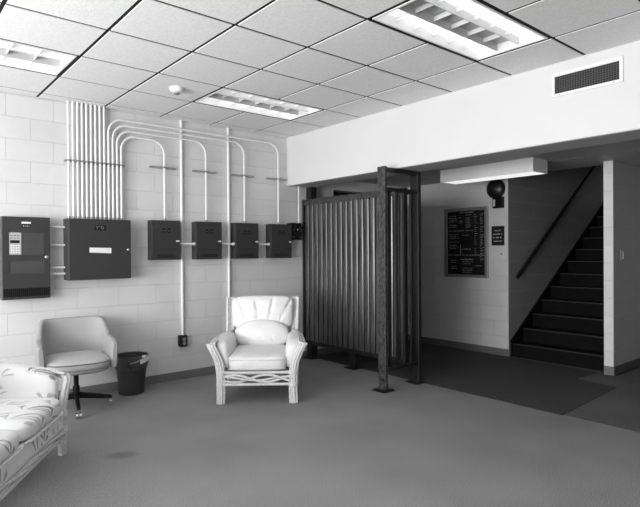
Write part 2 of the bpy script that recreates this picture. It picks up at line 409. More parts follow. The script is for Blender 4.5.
for lx, ly in LIGHTS:                       # deeper black tracks framing each fixture
    for y in (ly, ly + P): mb.box(lx - .02, y - .03, CZ + TD + .001, lx + 2 * P + .02, y + .03, CZ + TD + .014)
    for x in (lx, lx + 2 * P): mb.box(x - .03, ly, CZ + TD + .0015, x + .03, ly + P, CZ + TD + .0135)
struct('ceiling_grid', mb, M['slot'])

# floor pieces
struct('floor_alcove', MB().box(4.60, Y0, 0, 9.9, WY, .0012), M['carpet_mid'])
mb = MB(); mb.prism([(4.57, 2.18), (5.92, 2.25), (5.97, 2.69), (6.46, 2.66), (6.53, 3.83), (6.53, 5.60), (4.57, 5.60)], 2, .0014, .006)
tag(mb.build('carpet_mat', M['dark_carpet']), 'dark flat carpet piece in front of the stairs and behind the slatted screen', 'carpet')
struct('baseboard_left', MB().box(X0, WY - .008, 0, 5.0, WY, .09), M['base'])
struct('baseboard_back', MB().box(BX - .008, 3.846, 0, BX, WY - .01, .10), M['base'])
struct('baseboard_pillar', MB().box(6.443, 2.478, 0, 6.45, 2.585, .10), M['base'])
struct('baseboard_corridor', MB().box(6.45, 2.472, 0, 9.9, 2.480, .10), M['base_shaded'])
struct('trim_3', MB().box(6.47, 2.452, 0, 9.9, 2.472, .012), M['nosing'])

# ---------------------------------------------------------------- stairs and handrail
st = thing('staircase', 'deeply shaded staircase with paler nosings climbing behind the pillar', 'staircase', (6.60, 3.22, 0))
N = 12; RI, RU = .18, .2655
poly = [(0, 0)]
for k in range(N): poly += [(k * RU, (k + 1) * RI), ((k + 1) * RU, (k + 1) * RI)]
poly += [(N * RU, 0)]
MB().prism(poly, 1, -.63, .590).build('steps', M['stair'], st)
for k in range(N):
    MB().box(k * RU - .018, -.62, (k + 1) * RI - .012, k * RU + .035, .588, (k + 1) * RI + .004).build('nosing', M['nosing'], st, bevel=.004)
MB().prism([(-.02, 0), (-.02, .215), (N * RU, .215 + (N * RU + .02) * .678), (N * RU, 0)], 1, .592, .618).build('skirt_board', M['black'], st)
hr = thing('handrail', 'black sloping handrail fixed to the stairwell block wall', 'handrail', (6.69, 3.79, 1.07))
MB().tube([(0, 0, 0), (2.75, 0, 1.98)], .026, 12).build('rail', M['rail'], hr, smooth=True)
for t in (.12, .5, .9):
    MB().tube([(2.75 * t, 0, 1.98 * t), (2.75 * t, 0, 1.98 * t - .05), (2.75 * t, .066, 1.98 * t - .07)], .008).build('bracket', M['rail'], hr, smooth=True)

# ---------------------------------------------------------------- ceiling lights
def troffer(label, loc, grp):
    t = thing('ceiling_light', label, 'ceiling light', loc, 0, grp)
    L, Wd, dp = 2 * P - .044, P - .044, .088     # origin at low corner + 12 mm
    mb = MB()
    mb.box(0, 0, 0, L, .016, dp); mb.box(0, Wd - .016, 0, L, Wd, dp); mb.box(0, .016, 0, .016, Wd - .016, dp); mb.box(L - .016, .016, 0, L, Wd - .016, dp)
    mb.box(0, 0, dp, L, Wd, dp + .01)
    mb.build('housing', M['metal_white'], t)
    a, b = .210, .385
    for y0, y1 in ((.016, a), (b, Wd - .016)):
        MB().box(.016, y0 + .004, .070, L - .016, y1 - .004, .077).build('lens', M['lamp'], t)
    MB().box(.016, a, .070, L - .016, b, .078).build('reflector', M['reflector'], t)
    mb = MB()
    for y in (a, b): mb.box(.016, y - .003, .016, L - .016, y + .003, .068)
    for k in range(1, 6):
        x = .016 + (L - .032) * k / 6; mb.box(x - .002, .016, .034, x + .002, Wd - .016, .066)
    mb.build('louver', M['louver'], t)
    return t
G = 'fluorescent troffers in the tiled ceiling'
L0 = troffer('large lit louvered ceiling light nearest the wall vent', (LIGHTS[0][0] + .022, LIGHTS[0][1] + .022, CZ), G)
labs = ['lit louvered ceiling light seen edge-on between smoke detector and the white beam', 'lit louvered ceiling light cut by the left edge, above the wall panels',
        'lit louvered ceiling light overhead, in the row left of the viewer', 'lit louvered ceiling light by the middle window', 'lit louvered ceiling light by the window near the block wall']
for (x, y), lb in zip(LIGHTS[1:], labs): dup(L0, (x + .022, y + .022, CZ), lb)

bx = thing('box_light', 'long white box light hanging under the alcove ceiling', 'ceiling light', (5.52, 2.94, AZ))
mb = MB(); mb.box(0, 0, -.152, .012, 1.235, 0); mb.box(.308, 0, -.152, .32, 1.235, 0); mb.box(.012, 0, -.152, .308, .012, 0); mb.box(.012, 1.223, -.152, .308, 1.235, 0)
mb.build('housing', M['metal_white'], bx)
MB().box(.012, .012, -.145, .308, 1.223, -.137).build('lens', M['box_lamp'], bx)

# smoke detector
sd = thing('smoke_detector', 'round white smoke detector on a ceiling tile', 'smoke detector', (2.13, 4.52, CZ))
MB().lathe([(.065, 0), (.065, -.012), (.058, -.02), (.05, -.04), (.034, -.045)], n=24).build('base', M['metal_white'], sd, smooth=True)
MB().lathe([(.028, -.045), (.028, -.056), (.018, -.062)], n=20).build('sensor_head', M['steel'], sd, smooth=True)

# vent
vt = thing('air_vent', 'rectangular white air vent with dark egg-crate grille high on the beam', 'vent', (HX0, 1.80, 2.75))
def fr(mb, y0, y1, z0, z1, iy0, iy1, iz0, iz1, x0, x1):
    mb.box(x0, y0, z0, x1, y1, iz0); mb.box(x0, y0, iz1, x1, y1, z1); mb.box(x0, y0, iz0, x1, iy0, iz1); mb.box(x0, iy1, iz0, x1, y1, iz1); return mb
fr(MB(), -.265, .262, -.098, .090, -.238, .24, -.074, .060, -.012, 0).build('frame', M['metal_white'], vt, bevel=.003)
MB().box(-.002, -.238, -.074, -.0005, .24, .060).build('duct', M['grille'], vt)
mb = MB()
for k in range(1, 25): y = -.238 + .478 * k / 25; mb.box(-.0085, y - .0013, -.074, -.003, y + .0013, .06)
for k in range(1, 8): z = -.074 + .134 * k / 8; mb.box(-.009, -.238, z - .001, -.004, .24, z + .001)
mb.build('grille', M['grille_bar'], vt)
for y in (-.2, .2):
    for z in (-.086, .075): MB().lathe([(.004, 0), (.003, .002)], (-.012, y, z), 8, Matrix.Rotation(-PI / 2, 4, 'Y')).build('screw', M['steel'], vt)

# ---------------------------------------------------------------- fire alarm cabinets on the block wall
def fbox(mb, x0, x1, z0, z1, y0, y1): return mb.box(x0, y0, z0, x1, y1, z1)
# left cabinet with window and keypad.  local frame: x along wall, y = 0 at wall, -y towards room
ca = thing('alarm_control_cabinet', 'dark alarm control cabinet with two windows and a keypad, leftmost on wall', 'cabinet', (.905, WY, 1.012))
MB().box(0, -.12, 0, .40, 0, .758).build('body', M['cabinet'], ca, bevel=.004)
dr = MB()
# door with two openings
D0, D1 = -.130, -.12
dr.box(.004, D0, .005, .396, D1, .02); dr.box(.004, D0, .105, .396, D1, .235); dr.box(.004, D0, .355, .396, D1, .405); dr.box(.004, D0, .615, .396, D1, .753)
for z0, z1 in ((.235, .355), (.405, .615)): dr.box(.004, D0, z0, .055, D1, z1); dr.box(.345, D0, z0, .396, D1, z1)
dr.box(.004, D0, .02, .012, D1, .105); dr.box(.388, D0, .02, .396, D1, .105)
dro = dr.build('door', M['cabinet'], ca)
MB().box(.055, -.124, .405, .345, -.122, .615).build('window_pane', M['cabinet_light'], dro)
MB().box(.055, -.124, .235, .345, -.122, .355).build('window_pane', M['cabinet_light'], dro)
mb = MB()
for k in range(23): x = .018 + .0162 * k; mb.box(x, -.1285, .025, x + .008, -.1205, .10)
mb.build('vent_slats', M['black'], dro)
kp = MB().box(.057, -.127, .41, .155, -.1245, .612).build('keypad', M['keypad'], ca)
MB().box(.066, -.1285, .515, .142, -.1268, .542).build('display', M['black'], kp)
mb = MB()
for r in range(4):
    for c in range(4): mb.box(.068 + c * .021, -.129, .424 + r * .021, .080 + c * .021, -.1268, .436 + r * .021)
mb.build('buttons', M['metal_white'], kp)
mb = MB()
for r in range(2):
    for c in range(3): mb.box(.070 + c * .026, -.128, .558 + r * .024, .084 + c * .026, -.1268, .564 + r * .024)
mb.build('indicator_text', M['black'], kp)
MB().box(.158, -.132, .694, .234, -.1298, .712).build('name_plate', M['label'], ca)
mb = MB(); mb.box(.160, -.1308, .655, .232, -.1298, .690); mb.build('badge', M['black'], ca)
mb = MB()
for k in range(4): mb.box(.170 + k * .015, -.1315, .664, .177 + k * .015, -.1306, .680 - .004 * (k % 2))
mb.build('badge_lettering', M['keypad'], ca)
RY = Matrix.Rotation(PI / 2, 4, 'X')
MB().lathe([(.015, 0), (.015, .008), (.008, .012)], (.366, -.130, .384), 16, RY).build('lock', M['chrome'], ca, smooth=True)

# wide cabinet
cb = thing('terminal_cabinet', 'wide dark terminal cabinet under the bank of conduits', 'cabinet', (1.452, WY, 1.170))
MB().box(0, -.17, 0, .602, 0, .598).build('body', M['cabinet'], cb, bevel=.004)
MB().box(.003, -.182, .003, .599, -.171, .595).build('door', M['cabinet'], cb, bevel=.003)
MB().prism([(.190, .268), (.400, .258), (.400, .312), (.190, .316)], 1, -.1835, -.182).build('paper_label', M['label'], cb)
bd = MB().box(.240, -.1832, .488, .350, -.182, .535).build('badge', M['black'], cb)
mb = MB()
for x, z in ((.288, .522), (.30, .515), (.312, .522), (.295, .503), (.335, .522), (.35, .518), (.358, .505), (.345, .498), (.335, .506)): mb.box(x - .035, -.184, z, x - .026, -.1831, z + .005)
mb.build('badge_lettering', M['keypad'], bd)
MB().lathe([(.013, 0), (.013, .008), (.006, .013)], (.568, -.182, .293), 16, RY).build('lock', M['chrome'], cb, smooth=True)
mb = MB(); mb.prism([(.545, .293), (.565, .303), (.565, .283)], 1, -.186, -.182); mb.build('lock_handle', M['chrome'], cb)

# four small cabinets
GA = 'small dark cabinets in a row along the block wall'
def small(label, x, wdt, hgt):
    t = thing('alarm_cabinet', label, 'cabinet', (x, WY, 1.352), 0, GA)
    MB().box(0, -.11, 0, .33, 0, .430).build('body', M['cabinet'], t, bevel=.004)
    MB().box(.003, -.12, .115, .327, -.11, .365).build('door', M['cabinet'], t, bevel=.004)
    MB().box(.003, -.114, .365, .327, -.11, .427).build('top_panel', M['cabinet'], t)
    mb = MB(); mb.box(.003, -.116, .07, .327, -.11, .112); mb.box(.003, -.12, .004, .327, -.11, .018)
    mb.box(.003, -.112, .018, .327, -.11, .070)
    v = mb.build('lower_panel', M['cabinet'], t)
    mb = MB()
    for k in range(3): mb.box(.06, -.114, .026 + k * .012, .27, -.112, .032 + k * .012)
    mb.build('vent_slats', M['black'], v)
    for x0 in (.115, .175):
        bd = MB().box(x0, -.1212, .295, x0 + .034, -.12, .340).build('badge', M['black'], t)
        MB().box(x0 + .010, -.1218, .314, x0 + .024, -.1211, .318).build('badge_lettering', M['keypad'], bd)
    mb = MB(); mb.lathe([(.010, 0), (.010, .010), (.006, .014)], (.303, -.12, .205), 12, RY)
    mb.box(.270, -.134, .199, .312, -.129, .211)
    mb.build('lock_handle', M['metal_white'], t, smooth=True)
    return t
s0 = small('small dark cabinet nearest the wide cabinet, first of the four', 2.300, .33, .43)
dup(s0, (2.820, WY, 1.352), 'small dark cabinet second in the row of four, between two thick conduits')
dup(s0, (3.333, WY, 1.352), 'small dark cabinet third in the row of four, above the pale armchair')
dup(s0, (3.843, WY, 1.352), 'small dark cabinet last in the row, touching the black horn by the screen')

hn = thing('alarm_horn', 'small black alarm horn on the wall beside the screen', 'alarm horn', (4.182, WY, 1.585))
MB().box(0, -.105, 0, .165, 0, .222).build('back_box', M['black'], hn, bevel=.008)
MB().lathe([(.062, 0), (.062, .012), (.045, .02), (.040, .012), (.015, .010)], (.083, -.105, .135), 24, RY).build('sounder', M['black'], hn, smooth=True)
MB().lathe([(.011, 0), (.009, .012)], (.083, -.113, .135), 12, RY).build('centre_screw', M['chrome'], hn, smooth=True)
MB().lathe([(.020, 0), (.020, .035), (.012, .045)], (.165, -.06, .165), 14, Matrix.Rotation(PI / 2, 4, 'Y')).build('side_knob', M['black'], hn, smooth=True)
for x in (.03, .135): MB().lathe([(.006, 0), (.005, .004)], (x, -.105, .035), 10, RY).build('screw', M['steel'], hn)

# ---------------------------------------------------------------- conduits
CY = WY - .055
def arc(cx, cz, r, a0, a1, n=8):
    return [(cx + r * math.cos(a0 + (a1 - a0) * i / n), CY, cz + r * math.sin(a0 + (a1 - a0) * i / n)) for i in range(n + 1)]
ordw = ['first', 'second', 'third', 'fourth', 'fifth', 'sixth', 'seventh', 'eighth', 'ninth']
G1 = 'straight conduits from wide cabinet to ceiling'
def conduit(pts, label, grp, r=.0115, caps=()):
    o = MB().tube(pts, r, 10).build('conduit', M['conduit'], smooth=True); tag(o, label, 'conduit', grp)
    return o
SP = .0428
xs = [1.490 + SP * k for k in range(9)]
for k, x in enumerate(xs):
    o = conduit([(x, CY, 1.768), (x, CY, CZ)], 'white vertical conduit from wide cabinet to ceiling, %s from the left of nine' % ordw[k], G1)
    MB().lathe([(.0165, 0), (.0165, .018), (.013, .024)], (x, CY, 1.770), 10).build('coupling', M['steel'], o, smooth=True)
drops = [2.474, 2.979, 3.497, 4.006]; R = .145
zt = [2.650, 2.702, 2.756, 2.810]
for k in range(4):                            # k-th drop is fed by the (12-k)-th pipe
    x0 = 1.490 + SP * (12 - k); z = zt[k]; xd = drops[k]
    pts = [(x0, CY, 1.768)] + arc(x0 + R, z - R, R, PI, PI / 2) + arc(xd - R, z - R, R, PI / 2, 0) + [(xd, CY, 1.784)]
    o = conduit(pts, 'white bent conduit dropping into the top of the %s small cabinet' % ordw[k], 'bent conduits feeding the small cabinets')
    MB().lathe([(.0165, 0), (.0165, .018), (.013, .024)], (xd, CY, 1.783), 10).build('coupling', M['steel'], o, smooth=True)
    MB().lathe([(.0165, 0), (.0165, .018), (.013, .024)], (x0, CY, 1.770), 10).build('coupling', M['steel'], o, smooth=True)
th1 = conduit([(2.692, WY - .019, .50), (2.692, WY - .019, CZ)], 'thick white vertical conduit dropping to the small wall outlet box', 'thick full-height conduits', .0165)
th2 = conduit([(3.297, WY - .019, .03), (3.297, WY - .019, CZ)], 'thick white vertical conduit running down behind the pale armchair', 'thick full-height conduits', .0165)
conduit([(4.318, CY - .02, 1.808), (4.322, CY - .02, BZ - .004)], 'thin white conduit rising from the black horn to the beam', None, .009)
for zz, lb in ((1.686, 'topmost'), (1.512, 'second from the top'), (1.295, 'third from the top'), (1.235, 'lowest')):
    conduit([(1.307, CY, zz), (1.450, CY, zz)], 'short level conduit left of the wide cabinet, %s of four' % lb, 'short conduits joining left panel and wide cabinet', .0105)
for a, b, lb in ((2.632, 2.818, 'first and second'), (3.152, 3.331, 'second and third'), (3.665, 3.841, 'third and fourth')):
    o = conduit([(a, CY - .03, 1.528), (b, CY - .03, 1.528)], 'short level conduit joining the %s small cabinets' % lb, 'short conduits joining small cabinets', .0105)
    MB().tube([(b - .022, CY - .03, 1.528), (b - .001, CY - .03, 1.528)], .0165, 10).build('coupling', M['conduit'], o, smooth=True)

def strut(x0, x1, z, clips, label, grp=None):
    t = thing('strut_channel', label, 'bracket', (x0, WY, z), 0, grp)
    mb = MB(); mb.box(0, -.040, -.009, x1 - x0, 0, .009)
    mb.build('channel', M['steel'], t)
    for c in clips:
        c -= x0; mb = MB(); mb.prism([(c - .016, -.0405), (c - .016, -.070), (c + .016, -.070), (c + .016, -.0405), (c + .0125, -.0405), (c + .0125, -.0672), (c - .0125, -.0672), (c - .0125, -.0405)], 2, -.008, .008)
        mb.build('pipe_clip', M['steel'], t)
strut(1.462, 2.045, 2.342, [1.490 + SP * k for k in range(13)], 'long steel strut holding the thirteen conduits above wide cabinet')
for k, xd in enumerate(drops):
    strut(xd - .15, min(xd + .15, HX0 - .01), 2.365, [xd], 'short steel strut on the wall above the %s small cabinet' % ordw[k], 'short struts behind the single conduits')

ob = thing('outlet_box', 'small dark outlet box low on the block wall under a conduit', 'outlet box', (2.642, WY, .375))
MB().box(0, -.075, 0, .085, 0, .125).build('box', M['black'], ob, bevel=.005)
MB().box(.008, -.079, .010, .077, -.0755, .115).build('cover_plate', M['iron'], ob)
MB().lathe([(.020, 0), (.020, .004), (.004, .004)], (.042, -.079, .085), 14, RY).build('socket', M['steel'], ob)
MB().lathe([(.020, 0), (.020, .004), (.004, .004)], (.042, -.079, .038), 14, RY).build('socket', M['steel'], ob)

# ---------------------------------------------------------------- slatted screen
sc = thing('slatted_screen', 'tall dark slatted metal screen standing in front of the alcove', 'screen', (4.43, 3.78, 0))
PX = 0.0                                    # front face of the long panel at local x = 0
ys0, ys1 = .04, 1.80
MB().box(-.004, ys0, 2.045, .05, ys1 + .02, 2.122).build('top_rail', M['iron_face'], sc, bevel=.004)
MB().box(-.004, ys0, .205, .05, ys1 + .02, .255).build('bottom_rail', M['iron'], sc, bevel=.004)
MB().box(.030, ys0, .255, .036, ys1 + .01, 2.045).build('backing_sheet', M['black'], sc)
MB().box(-.006, ys1 - .004, .19, .05, ys1 + .028, 2.124).build('side_stile', M['iron'], sc, bevel=.003)
n = 19; pt = (ys1 - ys0) / n
for k in range(n):
    a = ys0 + k * pt + .011
    ws = pt - .018
    prof = [(.026, a), (.014, a)] + [(.014 - .009 * math.sin(PI * q / 8) ** .6, a + ws * q / 8) for q in range(1, 8)] + [(.014, a + ws), (.026, a + ws)]
    MB().prism(prof, 2, .25, 2.05).build('slat', M['screen'], sc, smooth=True)
def post(x, y, wx, wy, h, m, name='post'):
    p = MB().box(x - wx / 2, y - wy / 2, .006, x + wx / 2, y + wy / 2, h).build(name, m, sc, bevel=.004)
    MB().box(x - .085, y - .085, .0055, x + .085, y + .085, .014).build('foot_plate', M['iron'], p, bevel=.002)
    mb = MB()
    for dx in (-.065, .065):
        for dy in (-.065, .065): mb.lathe([(.010, .014), (.010, .022)], (x + dx, y + dy, 0), 6)
    mb.build('bolt', M['iron'], p)
    return p
post(-.415, -.015, .035, .104, 2.300, [M['iron_face']])           # front post, beside the beam
post(.105, -.02, .05, .11, 2.288, [M['iron']])
post(.085, .95, .05, .09, 2.05, [M['iron']])
post(.10, 1.76, .10, .10, 2.288, [M['iron']])
yb = -.055
MB().box(-.398, yb - .015, 2.245, .08, yb + .02, 2.288).build('side_top_bar', M['iron'], sc)
MB().box(-.398, yb - .012, 2.045, .08, yb + .02, 2.085).build('side_middle_bar', M['iron'], sc)
MB().box(-.398, yb - .012, .205, .08, yb + .02, .24).build('side_bottom_bar', M['iron'], sc)
for x in (-.348, -.235, -.122, -.01): MB().box(x - .012, yb - .008, .24, x + .012, yb + .016, 2.045).build('side_bar', M['iron'], sc)
MB().box(.055, .0, 2.05, .08, ys1, 2.075).build('back_brace', M['iron'], sc)

# ---------------------------------------------------------------- things on the alcove wall
RX = Matrix.Rotation(-PI / 2, 4, 'Y')
di = thing('notice_board', 'black letter board in an aluminium frame on the alcove wall', 'notice board', (BX, 4.137, 1.048))
FY, FZ = .718, .995
fr(MB(), 0, FY, 0, FZ, .045, FY - .045, .04, FZ - .045, -.04, 0).build('frame', M['alu'], di, bevel=.004)
MB().box(-.018, .045, .04, -.002, FY - .045, FZ - .045).build('board', M['board'], di)
mb = MB(); rnd = random.Random(3)
def dash(y0, y1, z, h=.006):                 # rows of small letters, y decreases to the right in view
    y = y1
    while y > y0:
        wd = rnd.uniform(.004, .011); mb.box(-.0195, max(y - wd, y0), z, -.0178, y, z + h * rnd.uniform(.7, 1.2)); y -= wd + rnd.uniform(.003, .008)
        if rnd.random() < .12: y -= .012
dash(.22, .46, .925, .009)
def colr(y0, y1, z0, z1, stp, p=.85):
    z = z1
    while z > z0:
        if rnd.random() < p: dash(y0 + rnd.uniform(0, .03), y1, z)
        z -= stp
colr(.50, .645, .70, .88, .026); colr(.40, .47, .78, .88, .024, .8); colr(.27, .36, .70, .89, .022, .8)
colr(.17, .22, .30, .89, .030, .9); colr(.065, .125, .22, .89, .022, .95)
colr(.46, .645, .48, .64, .027); colr(.50, .64, .40, .46, .025)
colr(.28, .42, .50, .63, .028, .6); colr(.50, .62, .10, .24, .03, .8); colr(.24, .42, .06, .28, .03, .6); colr(.08, .22, .07, .2, .035, .5)
for (y0, y1, z) in ((.24, .66, .665), (.06, .66, .315), (.24, .45, .255), (.27, .45, .40)): dash(y0, y1, z, .008)
mb.box(-.0195, .448, .33, -.0178, .452, .47)
mb.build('lettering', M['ink'], di)
sg = thing('wall_sign', 'small black sign with four lines of lettering beside the notice board', 'sign', (BX, 3.897, 1.500))
MB().box(-.012, 0, 0, 0, .192, .262).build('plate', M['board'], sg, bevel=.002)
for z, a, b in ((.195, .05, .14), (.145, .03, .165), (.098, .035, .165), (.05, .035, .155)):
    mb = MB(); dash(a, b, z, .014)
    mb.build('lettering', M['ink'], sg).location.x = .0065
be = thing('alarm_bell', 'round black alarm bell under the box light', 'bell', (BX, 4.005, 2.270))
MB().box(-.03, -.06, -.06, 0, .06, .06).build('mount', M['black'], be)
MB().lathe([(.135, 0), (.135, .02), (.125, .035), (.09, .055), (.04, .068), (.016, .072)], (-.03, 0, 0), 32, RX).build('gong', M['rail'], be, smooth=True)
MB().lathe([(.014, 0), (.010, .014)], (-.10, 0, 0), 12, RX).build('centre_nut', M['chrome'], be, smooth=True)
pb = MB().box(-.06, -.108, -.265, 0, .038, -.115).build('bell_base_box', M['black'], be, bevel=.004)
MB().box(-.072, -.005, -.24, -.061, .022, -.15).build('box_highlight', M['metal_white'], pb, bevel=.003)  # white slab stands in for a highlight on the square base
ks = thing('key_switch', 'tiny key switch plate on the alcove wall below the black sign', 'switch', (BX, 3.944, 1.382))
MB().box(-.006, -.035, -.055, 0, .035, .055).build('plate', M['block_y'], ks, bevel=.002)
MB().lathe([(.010, 0), (.009, .006)], (-.006, 0, 0), 12, RX).build('key_hole', M['black'], ks)
wo = thing('light_switch', 'small pale light switch on the shaded corridor wall right of the pillar', 'switch', (6.68, 2.480, 1.37))
MB().box(-.04, -.008, -.06, .045, 0, .06).build('plate', M['block_side_shaded'], wo, bevel=.002)
MB().box(.0, -.022, -.045, .014, -.008, .045).build('toggle', M['steel'], wo)

# ---------------------------------------------------------------- rattan seating
def pleat_top(p):
    """p.x across, p.y up, p.z out of the face; creases fan out from below the cushion"""
    ang = math.atan2(p.x, p.y + 2.6); z = p.z
    if z > 0:
        z *= 1 - .24 * max(0, math.cos(ang * 38 + PI / 2 + .8)) ** 6 * min(1, max(0, (p.y + .9)))
        z *= 1 + .10 * (1 - p.x * p.x)
    return Vector((p.x * (1 + .03 * p.y), p.y + .05 * (1 - p.x * p.x) * p.y, z))
def pleat_low(p):
    z = p.z
    if z > 0: z *= (1 + .18 * (1 - p.x * p.x)) * (1 - .10 * max(0, math.cos(math.atan2(p.x, 1.5 - p.y) * 30)) ** 6 * max(0, -p.y + .3))
    return Vector((p.x * (1 - .10 * max(0, p.y) ** 2), p.y + .10 * (1 - p.x * p.x) * max(0, p.y), z))
def bundle(mb, pts, offs, r, n=8):
    for o in offs: mb.tube([Vector(p) + Vector(o) for p in pts], r, n)
    return mb
def rattan_seat(name, label, cat, loc, rotz, HW, DP, cushions, fabric, armtop, wingpost, rise, low):
    """HW half width between front posts, DP half depth"""
    t = thing(name, label, cat, loc, rotz)
    for s in (-1, 1):
        x = s * HW
        path = spline([(x, -DP, 0), (x - s * .004, -DP, .10), (x - s * .002, -DP, .26), (x + s * .012, -DP - .003, .38), (x + s * .045, -DP - .01, .47), (x + s * .074, -DP - .012, armtop - .03), (x + s * .096, -DP + .01, armtop)], 5)
        mb = MB()
        bundle(mb, path, [(-.030, 0, 0), (-.010, -.012, 0), (.010, -.012, 0), (.030, 0, 0), (-.02, .016, 0), (.02, .016, 0)], .0125)
        leg = mb.build('front_leg', M['rattan'], t, smooth=True)
        for z0 in (.165, .275):
            prof = [(.038, z0 - .006)] + [q for k in range(4) for q in ((.045, z0 + k * .010), (.041, z0 + k * .010 + .005))]
            MB().lathe(prof, (x - s * .003, -DP, 0), 16, Matrix.Diagonal((1, .68, 1, 1))).build('leg_binding', M['rattan'], leg, smooth=True)
        # arm rail, front curl to the back post
        ap = spline([(x + s * .094, -DP + .005, armtop), (x + s * .088, -DP + .18, armtop + rise * .35), (x + s * .06, DP - .25, armtop + rise * .8), (x + s * .005, DP - .05, armtop + rise)], 6)
        mb = MB(); bundle(mb, ap, [(-s * .036, 0, .012), (-s * .012, 0, .004), (s * .012, 0, -.006), (0, 0, -.022)], .0125)
        mb.build('arm_rail', M['rattan'], t, smooth=True)
        # side filling under the arm
        mb = MB()
        for k in range(5):
            u = (k + .5) / 5; y = -DP + .05 + u * (2 * DP - .12)
            mb.tube([(x + s * .003, y, .26), (x + s * .02, y, .40), (x + s * .07 * (1 - u * .8), y, armtop + .09 * u - .03)], .009, 6)
        mb.tube([(x, -DP, .27), (x, DP - .02, .27)], .014, 8); mb.tube([(x, -DP, .20), (x, DP - .02, .20)], .012, 8)
        mb.build('side_frame', M['rattan'], t, smooth=True)
        # back leg and wing
        bp = spline([(x * .98, DP + .03, 0), (x * .98, DP - .02, .26), (x * .98, DP - .03, .55), (x, DP + .03, .78), (x * 1.01, DP + .075, wingpost)], 5)
        mb = MB(); bundle(mb, bp, [(0, 0, 0), (s * .022, -.018, 0), (s * .036, -.040, 0), (-s * .022, .004, 0), (s * .018, .02, 0)], .0145)
        mb.build('back_leg', M['rattan'], t, smooth=True)
    # back frame
    mb = MB()
    mb.tube([(-HW, DP + .075, wingpost - .02), (HW, DP + .075, wingpost - .02)], .016, 8)
    mb.tube([(-HW, DP - .02, .40), (HW, DP - .02, .40)], .014, 8)
    k = -HW + .08
    while k < HW - .04: mb.tube([(k, DP - .02, .40), (k, DP + .0, .62), (k, DP + .075, wingpost - .02)], .009, 6); k += .08
    mb.build('back_frame', M['rattan'], t, smooth=True)
    # seat deck and front apron with interlaced canes
    MB().box(-HW + .02, -DP + .01, .272, HW - .02, DP - .03, .290).build('seat_deck', M['rattan'], t)
    z1 = .292 - low; z0 = .180 - low * .55; zm = (z0 + z1) / 2
    mb = MB()
    for z in (z0, z1): mb.tube([(-HW + .02, -DP - .004, z), (HW - .02, -DP - .004, z)], .0145, 8)
    mb.tube([(-HW, DP - .02, .20), (HW, DP - .02, .20)], .012, 8)
    L = 2 * HW - .08; wv = max(1, round(L / .62)); am = (z1 - z0) * .5 - .022
    for ph, a, rr in ((.6, am, .0125), (PI + .6, am, .0125), (PI / 2, am * .5, .010)):
        mb.tube([(-HW + .04 + L * i / 60, -DP - .006 + .010 * math.cos(2 * PI * wv * i / 60 + ph), zm + a * math.sin(2 * PI * wv * 1.0 * i / 60 + ph)) for i in range(61)], rr, 8)
    mb.build('front_apron', M['rattan'], t, smooth=True)
    # arm cushions, draped over the inner side of the arms
    for s in (-1, 1):
        x = s * (HW - .030)
        def lean(p, s=s):
            u = p.z * .5 + .5
            return Vector((p.x * (.62 + .38 * u) + s * .52 * u ** 2, p.y * (1 - .04 * (1 - u)), p.z + (rise / .28) * (p.y + 1) * .5 * u * 1.3))
        hh = armtop - .285 + (.055 if low else .03)
        MB().pillow(.165, 2 * DP - .05, hh, T(x, -.005, .285 + hh / 2), 4.2, 3.4, 24, lean).build('arm_cushion', fabric, t, smooth=True)
    cushions(t, fabric, HW, DP)
    return t

FACE = Matrix.Rotation(PI / 2, 4, 'X')
def armchair_cushions(t, fab, HW, DP):
    w = 2 * (HW - .062)
    c = MB().pillow(w, 2 * DP - .02, .165, T(0, -.045, .376), 7, 4.6, 24, lambda p: Vector((p.x, p.y, p.z + (.14 * (1 - p.x ** 2) * (1 - p.y ** 2) if p.z > 0 else 0)))).build('seat_cushion', fab, t, smooth=True)
    yy = -.045 - (2 * DP - .02) / 2
    for z in (.330, .415):
        MB().tube([(-w / 2 + .012, yy + .03, z), (-w / 2 + .035, yy + .003, z), (0, yy - .001, z), (w / 2 - .035, yy + .003, z), (w / 2 - .012, yy + .03, z)], .0045, 6).build('piping', M['rattan'], c, smooth=True)
    MB().pillow(2 * HW - .12, .28, .19, T(0, DP - .135, .560, -.20) @ FACE, 2.9, 2.5, 40, pleat_low).build('lower_back_cushion', fab, t, smooth=True)
    MB().pillow(2 * HW - .035, .350, .17, T(0, DP - .02, .775, -.14) @ FACE, 6.0, 3.2, 72, pleat_top).build('upper_back_cushion', fab, t, smooth=True)
rattan_seat('armchair', 'pale rattan armchair with cream cushions standing alone in mid room', 'armchair', (3.03, 4.545, 0), math.radians(-38.3), .345, .38,
            armchair_cushions, M['cushion'], .560, .935, .02, 0)

def sofa_cushions(t, fab, HW, DP):
    w = (2 * (HW - .055)) / 2
    for s in (-1, 1):
        c = MB().pillow(w - .004, 2 * DP - .02, .155, T(s * w / 2, -.045, .375), 8, 3.6, 24, lambda p: Vector((p.x, p.y, p.z + (.10 * (1 - p.x ** 2) * (1 - p.y ** 2) if p.z > 0 else 0)))).build('seat_cushion', fab, t, smooth=True)
        yy = -.045 - (2 * DP - .02) / 2
        MB().tube([(s * w / 2 - w / 2 + .02, yy + .016, .322), (s * w / 2 - w / 2 + .06, yy - .001, .320), (s * w / 2 + w / 2 - .06, yy - .001, .320), (s * w / 2 + w / 2 - .02, yy + .016, .322)], .006, 6).build('piping', M['pipe_light'], c, smooth=True)
        MB().pillow(w - .01, .46, .19, T(s * w / 2, DP - .10, .66, -.2) @ FACE, 4.5, 2.8, 24).build('back_cushion', fab, t, smooth=True)
    MB().box(-HW + .03, yy + .020, .205, HW - .03, yy + .05, .318).build('fabric_apron', fab, t, bevel=.008)
TH = math.radians(57.3); ex = Vector((math.cos(TH), math.sin(TH), 0)); ey = Vector((-math.sin(TH), math.cos(TH), 0))
SHW, SDP = .72, .38
